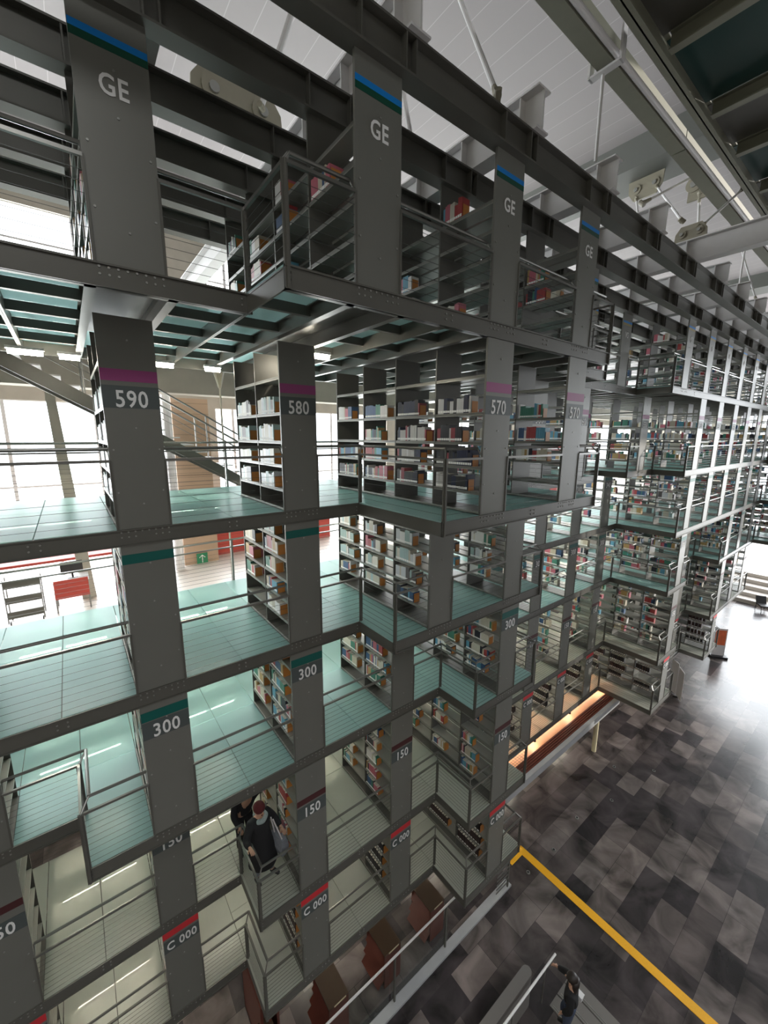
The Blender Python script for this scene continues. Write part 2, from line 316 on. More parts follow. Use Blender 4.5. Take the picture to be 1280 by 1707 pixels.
# ------------------------------------------------------------------ bookcases
bc_rivet = {}
def bookcase(l, k):
    y0 = plane(l, k)
    if y0 is None: return
    x = rx(k); z0 = Z[l]; z1 = TOPZ[l]; H = z1-z0; far = k >= 8
    txt = TXT[l].get(k, '')
    lab = 'grey steel bookcase %s, %s, %s' % ({'GE':'headed GE','VS':'headed VS','':'without number'}.get(txt, 'numbered '+txt), COLN(k)+' from left', STOREY[l])
    t = thing('bookcase', lab, 'bookcase', (x, y0, z0), 0, 'steel bookcases in the stacks')
    Hh = H-0.22 if l else H
    p = MB(); p.box(0, W, 0, 0.035, 0.006, H-0.203 if l else H, 'panel')
    if k < 8:                                       # screws on the panel and the riveted joint at its foot
        for px in (0.05, W-0.05):
            for pz in (0.45, 0.95): p.tube((px, 0.001, pz), (px, -0.008, pz), 0.011, 6, 'bolt')
        for pz in (0.3, 1.2, H-0.45): p.tube((W*0.52, 0.001, pz), (W*0.52, -0.008, pz), 0.011, 6, 'bolt')
        for q in range(8):
            px = 0.03+q*(W-0.06)/7
            p.tube((px, 0.0, -0.03), (px, -0.008, -0.03), 0.011, 6, 'bolt')
            if q not in (3, 4): p.tube((px, 0.0, -0.09), (px, -0.008, -0.09), 0.011, 6, 'bolt')
    ep = p.obj('end_panel', t)
    for (d, h, c) in STR[l]:
        if l == 0 and k >= 5 and c == 's_dgreen': c = 's_ochre'
        s = MB(); s.box(0.002, W-0.002, -0.003, 0.0, H-d-h, H-d, c); s.obj('stripe', ep)
    tz = TZ[l]+(0.09 if (l == 4 and k <= 0) else 0)
    if txt:
        if l: s = MB(); s.box(0.002, W-0.002, -0.0025, 0.0, H-tz-0.20, H-tz+0.05, 's_field'); s.obj('number_field', ep)
        h = 0.155 if l == 0 else 0.185
        if l == 5: h = 0.16
        link('lettering', text_mesh(txt, h), ep, (W/2, -0.003, H-tz-h))
    nb = int(round((YS-y0)/BAY))
    if l in (3, 4, 5) and k < 8: nb += 0
    for i in range(nb+1):                           # dividers
        yy = i*BAY
        if i == 0: continue
        dv = MB(); dv.box(0.01, W-0.01, yy-0.012, yy+0.012, 0, Hh, 'steel'); dv.obj('divider', t)
    f = MB(); f.box(0.0, W, 0.03, nb*BAY, -0.02, 0.02, 'steel'); f.box(0.0, 0.012, 0.03, nb*BAY, 0.0, 0.05, 'shelf'); f.obj('base_plate', t)
    bz = [q for q in BOARDS[l] if q < H-0.3]
    if far:
        for si, z in enumerate(bz):
            s = MB(); s.box(0.012, W-0.012, 0.02, nb*BAY, z-0.03, z, 'shelf'); s.obj('shelf', t)
    else:
        key = (l == 0)
        for i in range(nb):
            for si, z in enumerate(bz):
                if ('sh', key) not in bc_rivet:
                    s = MB(); s.box(0.012, 0.26, 0.014, BAY-0.014, -0.028, 0.0, 'shelf'); s.box(W-0.26, W-0.012, 0.014, BAY-0.014, -0.028, 0, 'shelf'); s.box(0.012, 0.02, 0.014, BAY-0.014, -0.04, 0.004, 'shelf')
                    bc_rivet[('sh', key)] = s.mesh('shelf')
                o = link('shelf', bc_rivet[('sh', key)], t, (0, i*BAY, z))
    for i in range(nb):
        for si, z in enumerate(bz):
            if si == len(bz)-1 and l == 1: continue
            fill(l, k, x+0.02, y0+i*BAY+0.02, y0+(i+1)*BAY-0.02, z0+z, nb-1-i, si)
for l in range(6):
    for k in ROWS: bookcase(l, k)
# ------------------------------------------------------------------ glass walkways, one module round every bookcase
def walkway(l, k):
    y0 = plane(l, k)
    if y0 is None: return
    gm = 'glass' if l < 4 else 'lamplit_glass'
    x = rx(k); xl = x-GAP; xr = x+W+GAP; z = Z[l]
    t = thing('glass_walkway', 'frosted glass walkway around %s from left, %s' % (COLN(k), STOREY[l]), 'walkway', (x, y0, z), 0, 'glass walkways between the bookcases')
    fr = MB(); X1 = -GAP; X2 = W+GAP; D = YB-y0
    # front channel beam with bolts
    fr.box(X1, X2, 0.0, 0.02, -0.20, 0.0, 'steel'); fr.box(X1, X2, -0.02, 0.08, -0.20, -0.185, 'steel'); fr.box(X1, X2, -0.02, 0.02, -0.012, 0.005, 'steel')
    for q in ((X1+0.05, X2-0.05) if k < 8 else ()):
        for pz in (-0.06, -0.12): fr.tube((q, 0, pz), (q, -0.012, pz), 0.011, 6, 'bolt')
    fr.obj('front_beam', t)
    bb = MB(); bb.box(X1, X2, D-0.03, D, -0.20, 0.0, 'steel'); bb.obj('back_beam', t)
    for q, (xa, nm) in enumerate(((X1+0.012, 'side_beam'), (-0.05, 'side_beam'), (W+0.05, 'side_beam'), (X2-0.012, 'side_beam'))):
        s = MB(); s.ibeam_y(xa, 0.02, D-0.03, -0.20, -0.012, 0.09 if q in (1,2) else 0.02, 0.012, 'steel'); s.obj(nm, t)
    nj = int(round(D/BAY)) if l <= 1 else int(round(D/BAY/2))
    for j in range(1, nj+1):
        yy = j*(D/(nj+0.0))
        if yy > D-0.1: break
        MB().box(X1+0.02, -0.05, yy-0.03, yy+0.03, -0.13, -0.02, 'steel').obj('joist', t); MB().box(W+0.05, X2-0.02, yy-0.03, yy+0.03, -0.13, -0.02, 'steel').obj('joist', t)
    ys = [0.0]
    dd = D if k >= 8 else 1.95
    while ys[-1]+dd < D-0.6: ys.append(ys[-1]+dd)
    ys.append(D)
    for a, b_ in zip(ys[:-1], ys[1:]):
        for (u, v) in ((X1, 0.0), (W, X2)):
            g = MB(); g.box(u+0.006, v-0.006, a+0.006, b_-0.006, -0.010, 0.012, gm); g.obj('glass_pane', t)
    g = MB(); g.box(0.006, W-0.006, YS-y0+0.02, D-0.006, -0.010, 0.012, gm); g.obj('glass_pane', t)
for l in range(6):
    for k in ROWS: walkway(l, k)
# ------------------------------------------------------------------ guardrails
def railrun(P, z, name, label, group):
    """P: plan polyline of the platform edge, seen with the walkway on the inner (left-hand, +Y) side"""
    t = thing('guardrail', label, 'railing', (P[0][0], P[0][1], z), 0, group)
    o = Vector((P[0][0], P[0][1], 0)); Q = [Vector((p[0], p[1], 0))-o for p in P]
    nrm = []
    for a, b_ in zip(Q[:-1], Q[1:]):
        d = (b_-a).normalized(); nrm.append(Vector((-d.y, d.x, 0)))
    ins = []
    for i, q in enumerate(Q):
        v = Vector((0,0,0))
        if i > 0: v += nrm[i-1]
        if i < len(Q)-1: v += nrm[i] if (i == 0 or nrm[i] != nrm[i-1]) else Vector((0,0,0))
        ins.append(q+v*0.10)
    h = MB()
    for a, b_ in zip(ins[:-1], ins[1:]): h.tube(a+Vector((0,0,0.955)), b_+Vector((0,0,0.955)), 0.021, 8, 'rail')
    h.obj('handrail', t, smooth=False)
    h = MB()
    for a, b_ in zip(Q[:-1], Q[1:]):
        h.tube(a+Vector((0,0,0.82)), b_+Vector((0,0,0.82)), 0.022, 4, 'rail')
    h.obj('top_bar', t)
    h = MB()
    for a, b_ in zip(Q[:-1], Q[1:]):
        for j in range(8):
            zz = Vector((0,0,0.09+j*0.088)); h.tube(a+zz, b_+zz, 0.0025, 4, 'cable')
    h.obj('cables', t)
    for i in range(1, len(Q)-1):
        h = MB(); q = Q[i]; h.box(q.x-0.03, q.x+0.03, q.y-0.012, q.y+0.012, -0.2, 0.83, 'steel'); h.box(q.x-0.012, q.x+0.012, q.y-0.03, q.y+0.03, -0.2, 0.83, 'steel')
        h.tube(q+Vector((0,0,0.82)), ins[i]+Vector((0,0,0.955)), 0.012, 6, 'rail'); h.obj('post', t)
    for i in (0, len(Q)-1):
        h = MB(); q = Q[i]; h.box(q.x-0.012, q.x+0.012, q.y-0.012, q.y+0.012, 0.0, 0.83, 'steel'); h.tube(q+Vector((0,0,0.82)), ins[i]+Vector((0,0,0.955)), 0.010, 6, 'rail'); h.obj('post', t)
    return t
for l in range(6):
    for k in ROWS[:-1]:
        a, b_ = plane(l, k), plane(l, k+1)
        if a is None: continue
        xa = rx(k)+W; xm = xa+GAP; xb = rx(k+1)
        if b_ is None: P = [(xa, a), (xm, a), (xm, YB)]
        elif abs(a-b_) < 0.01: P = [(xa, a), (xb, a)]
        else: P = [(xa, a), (xm-(0.03 if a < b_ else -0.03), a), (xm-(0.03 if a < b_ else -0.03), b_), (xb, b_)]
        lab = 'steel guardrail between %s and %s columns from left, %s' % (ORD[k+1], ORD[k+2], STOREY[l])
        railrun(P, Z[l], 'guardrail', lab, 'guardrails along the walkway fronts')
for l in range(1, 6):
    xs = rx(-1)-GAP; xe = rx(7 if l < 5 else 7)+W
    t = thing('back_guardrail', 'long steel guardrail along the rear edge of the walkways, %s' % STOREY[l], 'railing', (xs, YB, Z[l]), 0, 'guardrails along the rear edge of the walkways')
    L = xe-xs
    MB().tube((0,0,0.97),(L,0,0.97),0.021,8,'rail').obj('handrail', t); MB().tube((0,0,0.80),(L,0,0.80),0.02,4,'rail').obj('top_bar', t)
    h = MB()
    for j in range(8): h.tube((0,0,0.09+j*0.085),(L,0,0.09+j*0.085),0.003,4,'cable')
    h.obj('cables', t)
    q = 1.0
    while q < L: MB().box(q-0.02,q+0.02,-0.02,0.02,0,0.97,'rail').obj('post', t); q += 2.1
# ------------------------------------------------------------------ build books and bookends
def vis(x, y, z):
    return math.sqrt(x*x+y*y+z*z)
def proj(x, y, z):
    ya = math.radians(37.709); th = math.radians(10.647)
    fw = x*math.sin(ya)+y*math.cos(ya); la = x*math.cos(ya)-y*math.sin(ya); d = fw*math.cos(th)-z*math.sin(th); u = z*math.cos(th)+fw*math.sin(th)
    if d < 0.5: return None
    return 640+674.4*la/d, 853.5-674.4*u/d
def book_mesh(t, h, d, c, k=1):
    b = MB(); m = cmat(c)
    b.box(0, d, -t/2, t/2, 0, h, m, top='page'); b.box(-0.0015, 0, -t/2*0.9, t/2*0.9, 0.018, 0.052, 'label'); return b
def hidden(bk):
    l, k = bk[8][0], bk[8][1]
    if k <= 0: return True
    if l == 5 and k < 1: return True
    p = proj(bk[0], bk[1], bk[2]+0.1)
    return p is None or not (-5 < p[0] < 1285 and -5 < p[1] < 1712)
inview = [b_ for b_ in books if not hidden(b_)]
inview.sort(key=lambda q: -(q[3]*q[4])/(q[0]**2+q[1]**2+q[2]**2))
near = inview[:300]; nid = set(id(q) for q in near)
rest = [q for q in books if id(q) not in nid]
mesh_cache = {}
SHELFN = ['lowest', 'second', 'third', 'fourth', 'fifth', 'sixth']
for q in near:
    x, y, z, t, h, d, tilt, c, (l, k, bi, si, i) = q
    o = book_mesh(t, h, d, c).obj('book', loc=(x, y, z+0.001))
    tx = TXT[l].get(k, '')
    pos = ORD[i-1] if i <= len(ORD) else '%dth' % i
    tag(o, '%s book, %s from left, %s shelf, %s, %s column, %s' % (cname(c), pos, SHELFN[si], BAYN[bi], ORD[k+1], ['top storey','second storey down','third storey down','fourth storey down','fifth storey down','lowest storey'][l]), 'book', 'books on the bookcase shelves')
B = MB()
for q in rest:
    x, y, z, t, h, d, tilt, c, _ = q
    if x > 14 and _[1] > 9 and _[4] % 2 == 0: continue
    if x > 14 and _[1] > 9: t = t*2
    B.box(x, x+d, y-t/2, y+t/2, z+0.001, z+h, cmat(c), top='page'); B.box(x-0.0015, x, y-t*0.45, y+t*0.45, z+0.02, z+0.05, 'label')
o = B.obj('books'); o['kind'] = 'stuff'; tag(o, 'smaller distant books filling the shelves of the farther bookcases', 'books')
def keye(e): return (e[0]**2+e[1]**2+e[2]**2) + (1e6 if hidden((e[0], e[1], e[2], 0, 0, 0, 0, 0, (e[3], e[4]))) else 0)
ends.sort(key=keye)
be = MB().box(0, 0.125, -0.003, 0.0, 0, 0.165, 'orange').box(0, 0.14, 0.0, 0.10, 0, 0.002, 'orange').mesh('bookend')
Bt = MB()
for i, (x, y, z, l, k, bi, si) in enumerate(ends):
    if i < 170:
        o = link('bookend', be, loc=(x+0.01, y, z+0.001))
        tag(o, 'orange bookend on %s shelf, %s, %s column from left, %s' % (SHELFN[si], BAYN[bi], ORD[k+1], ['top storey','second storey down','third storey down','fourth storey down','fifth storey down','lowest storey'][l]), 'bookend', 'orange bookends closing the book rows')
    elif k < 4: Bt.box(x+0.01, x+0.15, y-0.003, y, z, z+0.20, 'orange')
o = Bt.obj('bookends'); o['kind'] = 'stuff'; tag(o, 'farther orange bookends on the shelves of the farther bookcases', 'bookends')
# ------------------------------------------------------------------ roof steelwork
for i, y in enumerate((3.67, 4.66, 5.631, 6.6, 7.576, 8.55)):
    t = thing('roof_beam', 'long dark steel I-beam above the bookcases, %s from the atrium side' % ORD[i], 'beam', (0, y, 3.5), 0, 'long roof beams over the stacks')
    MB().ibeam_x(0, -8, 45.4, 0, 0.35, 0.20, 0.022).obj('beam', t)
    s = MB()
    for k in ROWS:
        for dx in (0.02, W-0.02, 0.68): s.box(rx(k)+dx-0.008, rx(k)+dx+0.008, -0.095, 0.095, 0.022, 0.328, 'steel')
    s.obj('stiffeners', t)
for i, k in enumerate(range(-1, 16)):
    x = rx(k)+0.68; y0 = 2.2 if k == 5 else 3.52
    t = thing('cross_beam', ('daylight-brightened steel cross beam reaching far out over the atrium' if k == 5 else 'daylight-brightened steel cross beam on top of the roof beams, %s from the left' % ORD[i]), 'beam', (x, y0, 3.852), 0, 'cross beams over the roof beams')
    MB().ibeam_y(0, 0, 17.8-y0, 0, 0.48, 0.26, 0.022, 'light_steel').obj('beam', t)  # same steel as the roof beams; window light is put into this pale colour
    s = MB()
    for yy in (3.8, 4.8, 5.8, 6.8, 7.8):
        s.box(-0.12, 0.12, yy-y0-0.01, yy-y0+0.01, 0.022, 0.458, 'light_steel')
    s.obj('stiffeners', t)
t = thing('box_girder', 'olive steel box girder running lengthwise high over the bookcases', 'beam', (3.0, 3.66, 5.6))
MB().box(-9, 7.3, 0, 0.24, 0, 0.34, 'olive').obj('girder', t); MB().box(7.34, 42, 0, 0.24, 0, 0.34, 'olive').obj('girder', t)
t = thing('round_pipe', 'pale round pipe running beside the olive box girder', 'pipe', (3.0, 3.61, 5.65)); MB().tube((-9,0,0),(42,0,0),0.045,14,'lilac').obj('pipe', t, smooth=False)
sad = thing('girder_saddle', 'U shaped steel saddle holding the olive box girder', 'bracket', (7.15, 3.62, 5.5)); MB().box(-0.06,0.06,-0.10,0.36,0,0.03,'light_steel').box(-0.06,0.06,-0.12,-0.09,0,0.62,'light_steel').box(-0.06,0.06,0.35,0.38,0,0.30,'light_steel').obj('saddle', sad)
def rod(p, q, r, lab, clev=True, m='light_steel'):
    p = Vector(p); q = Vector(q); t = thing('tie_rod', lab, 'rod', p, 0, 'tie rods under the roof')
    d = q-p; MB().tube((0,0,0), d, r, 10, m).obj('rod', t)
    if clev:
        u = d.normalized()
        for a, s in ((Vector((0,0,0)), 1), (d, -1)):
            c = MB(); c.tube(a-u*0.02*s, a+u*0.22*s, 0.055, 10, 'plate', 0.035); n_ = u.orthogonal().normalized()*0.05
            c.tube(a-n_*1.4, a+n_*1.4, 0.05, 12, 'plate'); c.obj('clevis', t)
    return t
rod((7.18, 3.80, 4.33), (7.18, 3.80, 5.52), 0.024, 'thin vertical rod hanging from saddle to cross beam', False)
rod((4.80, 3.90, 4.25), (5.75, 5.60, 7.05), 0.035, 'inclined tie rod rising from first long roof beam at top centre')
rod((5.05, 5.7, 4.3), (5.3, 7.2, 8.9), 0.04, 'steep tie rod rising behind the second long roof beam')
rod((3.3, 7.8, 5.6), (4.3, 6.9, 8.6), 0.05, 'thick tie rod rising from left gusset plate')
def gusset(x, y, z, w_, h, lab, rot=0.0, tilt=0.0):
    t = thing('gusset_plate', lab, 'plate', (x, y, z), 0, 'gusset plates of the roof truss'); t.rotation_euler = (tilt, 0, rot)
    MB().prism([(-w_/2, 0), (w_/2, 0), (w_/2*0.95, h*0.6), (w_*0.32, h), (-w_*0.32, h), (-w_/2*0.95, h*0.6)], 'y', -0.025, 0.025, 'plate').obj('plate', t)
    for s in (-1, 1):
        c = MB(); c.tube((s*w_*0.26, -0.06, h*0.5), (s*w_*0.26, 0.06, h*0.5), h*0.24, 18, 'plate'); c.tube((s*w_*0.26, -0.10, h*0.5), (s*w_*0.26, 0.10, h*0.5), h*0.10, 12, 'bolt'); c.obj('pin', t)
gusset(3.05, 8.2, 5.35, 1.65, 0.85, 'large gusset plate with two round pins behind the upper left beams')
gusset(11.58, 3.78, 4.332, 0.62, 0.34, 'gusset plate with two round pins standing on the protruding cross beam', math.pi/2)
gusset(15.9, 6.65, 8.36, 1.05, 0.62, 'gusset plate hanging under the roof girder beside olive box girder', math.pi/2, math.pi)
gusset(13.4, 4.3, 5.96, 0.5, 0.75, 'gusset plate hanging from the olive box girder', math.pi/2)
rod((15.9, 6.9, 7.8), (12.9, 5.2, 4.4), 0.03, 'tie rod dropping from the hanging gusset plate')
rod((15.9, 6.3, 7.9), (11.75, 4.05, 4.9), 0.03, 'tie rod from hanging gusset plate down to the standing one')
rod((13.4, 4.3, 6.1), (13.6, 4.2, 4.35), 0.03, 'tie rod dropping from the gusset plate on the olive girder')
rod((11.58, 3.62, 4.55), (13.3, 3.36, 5.8), 0.028, 'tie rod slanting from standing gusset plate up to the right')
rod((12.2, 3.78, 6.0), (10.9, 4.6, 5.2), 0.028, 'short tie rod slanting left from the olive box girder')
rod((16.1, 3.85, 4.33), (16.1, 3.85, 5.6), 0.024, 'thin vertical rod under the olive girder at far right', False)
rod((18.3, 3.85, 4.33), (17.2, 4.6, 6.9), 0.024, 'slanting tie rod at far right below ceiling')
# overhead walkway at the upper right
t = thing('overhead_walkway', 'dark steel and teal glass walkway overhead at upper right', 'walkway', (0, 0, 5.6))
MB().box(-8, 45, 3.14, 3.30, 0.0, 0.02, 'olive').box(-8, 45, 3.20, 3.22, 0, 0.30, 'olive').box(-8, 45, 3.14, 3.30, 0.28, 0.30, 'olive').obj('edge_beam', t)
x = 0.35
while x < 40:
    for q in (0.02, 2.05): MB().ibeam_y(x+q, -6, 3.10, 0.02, 0.26, 0.14, 0.02, 'olive').obj('cross_joist', t)
    MB().box(x+0.12, x+1.98, -5.5, 3.20, 0.27, 0.29, 'shaded_glass').obj('glass_pane', t)
    MB().box(x+2.1, x+3.66, -6, 3.20, 0.27, 0.30, 'steel').obj('tread_plate', t)
    x += 3.68
# ------------------------------------------------------------------ fluorescent lamps under the storeys
def fluo(x, y, z, L, lab, r=0.03):
    t = thing('fluorescent_lamp', lab, 'lamp', (x, y, z), 0, 'fluorescent lamps under the walkways')
    MB().box(-L/2, L/2, -0.05, 0.05, 0.03, 0.07, 'light_steel').obj('housing', t); MB().tube((-L/2+0.02,0,0),(L/2-0.02,0,0),r,8,'tube').obj('lit_tube', t)
for i, (x, y, L) in enumerate(((-0.35, 8.4, 0.45), (0.18, 8.5, 0.3), (1.5, 8.35, 0.35), (2.32, 8.3, 0.3), (3.2, 5.9, 0.5))):
    fluo(x, y, 1.22, L, 'lit fluorescent lamp under the GE walkway, %s from the left' % ORD[i], 0.045)
for l in range(2, 6):
    for k in range(-1, 8):
        fluo(rx(k)+W+GAP, 8.35, Z[l-1]-0.28, 1.2, 'lit tube lamp behind %s from left, lighting %s' % (COLN(k), STOREY[l]))
for k in range(-1, 8, 2): fluo(rx(k)+W+GAP, 8.0, Z[5]-0.28, 1.2, 'added fill tube under lowest walkway behind %s from left, over stone floor' % COLN(k))  # added tubes that brighten the dark floor under the lowest walkway
# ------------------------------------------------------------------ stair behind the stacks
t = thing('steel_stair', 'straight steel stair with railing descending behind the 590 and 580 bookcases', 'stair', (0, 10.5, 0))
def st(y, nm):
    b = MB(); b.prism([(-2.2, 2.05), (4.25, -1.72), (4.25, -1.45), (3.9, -1.30), (-2.2, 2.40)], 'x' if 0 else 'y', y, y+0.04, 'steel'); b.obj(nm, t)
st(0.0, 'stringer'); st(1.1, 'stringer')
for i in range(21):
    x = -2.0+i*0.295; z = 2.16-i*0.172; MB().box(x, x+0.27, 0.04, 1.1, z, z+0.03, 'light_steel').obj('tread', t)
for y in (0.02, 1.12):
    h = MB()
    for dz in (1.0, 0.82, 0.66, 0.50): h.tube((-2.2, y, 2.30+dz), (4.2, y, -1.42+dz), 0.02 if dz > 0.8 else 0.008, 6, 'rail')
    h.obj('handrail', t)
    for i in range(6):
        x = -1.9+i*1.15; z = 2.3-(x+2.2)*0.581; MB().tube((x, y, z), (x, y, z+1.0), 0.015, 6, 'rail').obj('baluster', t)
# second stair piece at L3 right of 580
t = thing('hanging_rod', 'long vertical hanger rod with cone shaped end behind the gap left of bookcase 580', 'rod', (2.75, 9.4, -5.6))
MB().tube((0,0,0.2),(0,0,7.0),0.02,8,'concrete').obj('rod', t); MB().tube((0,0,0.3),(0,0,0.0),0.03,10,'plate',0.13).tube((0,0,0.0),(0,0,-0.16),0.13,10,'plate',0.02).obj('cone', t); MB().tube((0,0,6.6),(0,0,7.1),0.03,10,'plate',0.16).obj('upper_cone', t)
t = thing('exit_sign', 'green evacuation sign with white arrow on the tan wall', 'sign', (3.15, 13.97, -4.08))
MB().box(-0.17, 0.17, -0.01, 0.01, -0.22, 0.22, 'green').obj('board', t)
a = MB(); a.prism([(-0.10, 0.08), (-0.085, 0.06), (-0.012, 0.12), (-0.012, -0.10), (0.012, -0.10), (0.012, 0.12), (0.085, 0.06), (0.10, 0.08), (0, 0.17)], 'y', -0.014, -0.01, 'white'); a.box(-0.12, 0.12, -0.014, -0.01, -0.17, -0.15, 'white'); a.box(-0.12, 0.12, -0.014, -0.01, -0.13, -0.12, 'white')
a.obj('arrow', t)
# reading area on the slab behind
t = thing('desk', 'desk with dark red front panel behind the third storey walkway', 'desk', (-0.29, 12.15, -4.2))
MB().box(-0.35, 0.35, -0.3, 0.35, 0.72, 0.75, 'light_steel').obj('desk_top', t); MB().box(-0.33, 0.33, -0.31, -0.29, 0.35, 0.80, 'redwall').obj('front_panel', t)
for x in (-0.32, 0.32):
    for y in (-0.27, 0.3): MB().box(x-0.015, x+0.015, y-0.015, y+0.015, 0, 0.72, 'rail').obj('leg', t)
t = thing('monitor', 'black monitor standing on the red fronted desk', 'monitor', (-0.25, 12.2, -3.449)); MB().box(-0.22, 0.22, -0.02, 0.02, 0.10, 0.40, 'plastic').obj('screen', t); MB().box(-0.1, 0.1, -0.08, 0.08, 0, 0.01, 'plastic').box(-0.02,0.02,0.0,0.02,0,0.15,'plastic').obj('stand', t)
t = thing('book_cart', 'grey book cart with wire ends beside red fronted desk', 'cart', (-1.15, 11.9, -4.2))
for z in (0.15, 0.5, 0.85): MB().box(-0.3, 0.3, -0.2, 0.2, z, z+0.03, 'steel').box(-0.3, 0.3, -0.21, -0.2, z, z+0.16, 'steel').obj('tray', t)
for s in (-1, 1): MB().tube((s*0.31,-0.2,0.05),(s*0.31,-0.2,1.05),0.012,6,'rail').tube((s*0.31,0.2,0.05),(s*0.31,0.2,1.05),0.012,6,'rail').tube((s*0.31,-0.2,1.05),(s*0.31,0.2,1.05),0.012,6,'rail').obj('end_frame', t)
for s in (-1, 1):
    for y in (-0.17, 0.17): MB().tube((s*0.28-0.01, y, 0.04), (s*0.28+0.01, y, 0.04), 0.04, 10, 'plastic').obj('caster', t)
t = thing('counter', 'long low counter with red edge along the back windows', 'counter', (-6, 14.2, -4.2)); MB().box(0, 8.0, 0, 0.5, 0.68, 0.75, 'redwall').obj('counter_top', t)
for x in (0.5, 3, 5.5, 7.5): MB().box(x, x+0.06, 0.1, 0.4, 0, 0.68, 'light_steel').obj('leg', t)
# ------------------------------------------------------------------ wooden canopy under the far stacks
t = thing('wooden_canopy', 'red-brown slatted wooden canopy with concrete edge below the stacks', 'canopy', (9.2, 5.95, -10.70))
s = MB()
for i in range(5): s.box(0, 7.9, 0.16+i*0.075, 0.16+i*0.075+0.055, -0.05, -0.005, 'deck')
s.box(0, 7.9, 0.16, 0.54, -0.10, -0.06, 'brown'); s.obj('slats', t)
MB().box(0, 7.9, 0, 0.15, -0.26, 0.0, 'kerb').obj('edge_beam', t); MB().tube((6.2, 0.12, -1.70), (6.2, 0.12, -0.26), 0.085, 18, 'cream').obj('pillar', t, smooth=False)
MB().box(0, 7.9, 0.54, 1.6, -0.12, -0.08, 'oak').obj('pale_boarding', t)
for i, x in enumerate((10.2, 11.9, 14.3, 16.8)):
    t = thing('spotlight', 'small black spotlight over the pale boarding, %s from the left' % ORD[i], 'lamp', (x, 6.66, -10.46), 0, 'spotlights over the canopy')
    MB().tube((0,0,0),(0,0,-0.10),0.05,10,'plastic',0.06).box(-0.02,0.02,-0.02,0.02,0,0.03,'plastic').obj('housing', t); MB().tube((0,0,-0.10),(0,0,-0.105),0.045,10,'tube').obj('lit_lens', t)
for i in range(5):
    lamp('warm_strip_light', 'AREA', (10.2+i*1.6, 7.0, -10.47), 8, (1.0, 0.74, 0.58), 1.3, 0.12, (0, 0, 0))
# ------------------------------------------------------------------ ground floor: kerb, balustrade, cabinets, strip
tag(MB().box(-4, 8.5, 5.08, 5.28, F, F+0.06, 'kerb').obj('kerb'), 'pale stone kerb in front of the magazine cabinets', 'kerb')
t = thing('balustrade', 'glass balustrade with shiny rail along the pale kerb', 'railing', (-1.5, 5.24, F+0.06))
MB().tube((0,0,1.24),(7.8,0,1.24),0.024,8,'light_steel').obj('handrail', t)  # pale colour carries the light falling on the steel rail
for x in (0.6, 2.3, 4.1, 5.9, 7.5): MB().box(x-0.02, x+0.02, -0.03, 0.01, 0, 1.24, 'steel').obj('post', t)
for a, b_ in ((0, 1.95), (2.0, 3.95), (4.0, 5.75), (5.8, 7.6)): MB().box(a, b_, -0.008, 0.008, 0.08, 1.12, 'clear').obj('glass_pane', t)
t = thing('balustrade', 'short slatted balustrade at the end of the pale kerb', 'railing', (8.35, 5.1, F+0.06))
MB().box(0, 0.04, 0, 0.04, 0, 1.1, 'steel').obj('post', t)
s = MB()
for i in range(7): s.box(-0.5, 0, 0.01, 0.02, 0.15+i*0.13, 0.19+i*0.13, 'rail')
s.obj('slats', t)
def cabinet(x, y, lab, i):
    t = thing('magazine_cabinet', lab, 'cabinet', (x, y, F), 0, 'dark magazine cabinets behind the balustrade')
    MB().box(0, 0.46, 0, 0.70, 0.96, 1.0, 'brown').obj('cabinet_top', t)
    MB().box(0, 0.46, 0, 0.02, 0.06, 0.96, 'redbrown').obj('front_panel', t); MB().box(0, 0.46, 0.68, 0.70, 0.06, 0.96, 'redbrown').obj('rear_panel', t)
    MB().box(0.44, 0.46, 0.02, 0.68, 0.0, 0.96, 'brown').obj('back_panel', t); MB().box(0.02, 0.44, 0.02, 0.68, 0.0, 0.08, 'brown').obj('plinth', t)
    for j in range(3):
        z = 0.15+j*0.27; MB().prism([(-0.05-0.06*(2-j), z), (-0.03-0.06*(2-j), z), (0.22-0.04*(2-j), z+0.26), (0.20-0.04*(2-j), z+0.26)], 'y', 0.02, 0.68, 'redbrown').obj('display_shelf', t)
    MB().box(0.12, 0.40, -0.006, 0.0, 0.955, 0.985, 'cream').obj('label_strip', t)
for i in range(5):
    cabinet(5.77-1.42*i, 5.52, 'dark brown magazine cabinet behind the balustrade, %s from the right' % ORD[i], i)
t = thing('wood_rack', 'tall brown slatted wooden rack under the lowest walkway left', 'rack', (1.75, 6.1, F))
for x in (0, 0.16, 0.32): MB().box(x, x+0.05, 0, 1.1, 0, 1.5, 'redbrown').obj('slat_panel', t)
MB().box(0, 0.37, 0, 1.1, 0, 0.1, 'brown').obj('plinth', t)
t = thing('floor_strip', 'yellow strip across the dark stone floor with a bent end', 'strip', (9.50, 0, F))
MB().prism([(0, -14), (0.22, -14), (0.22, 5.58), (0.10, 5.66), (-0.5, 5.66), (-0.5, 5.40), (0, 5.40)], 'z', 0.0, 0.012, 'yellow').obj('strip', t)
for i, (x, y) in enumerate(((15.2, 5.2), (16.2, 4.2), (13.6, 4.6), (10.4, 4.9), (9.2, 5.0), (12.0, 5.0))):
    tag(MB().tube((x, y, F), (x, y, F+0.02), 0.055, 12, 'bolt').tube((x, y, F+0.02), (x, y, F+0.03), 0.03, 10, 'black').obj('floor_socket'), 'small round metal floor socket in the stone floor, %s by distance from the kerb' % ORD[i], 'socket', 'round sockets in the stone floor')
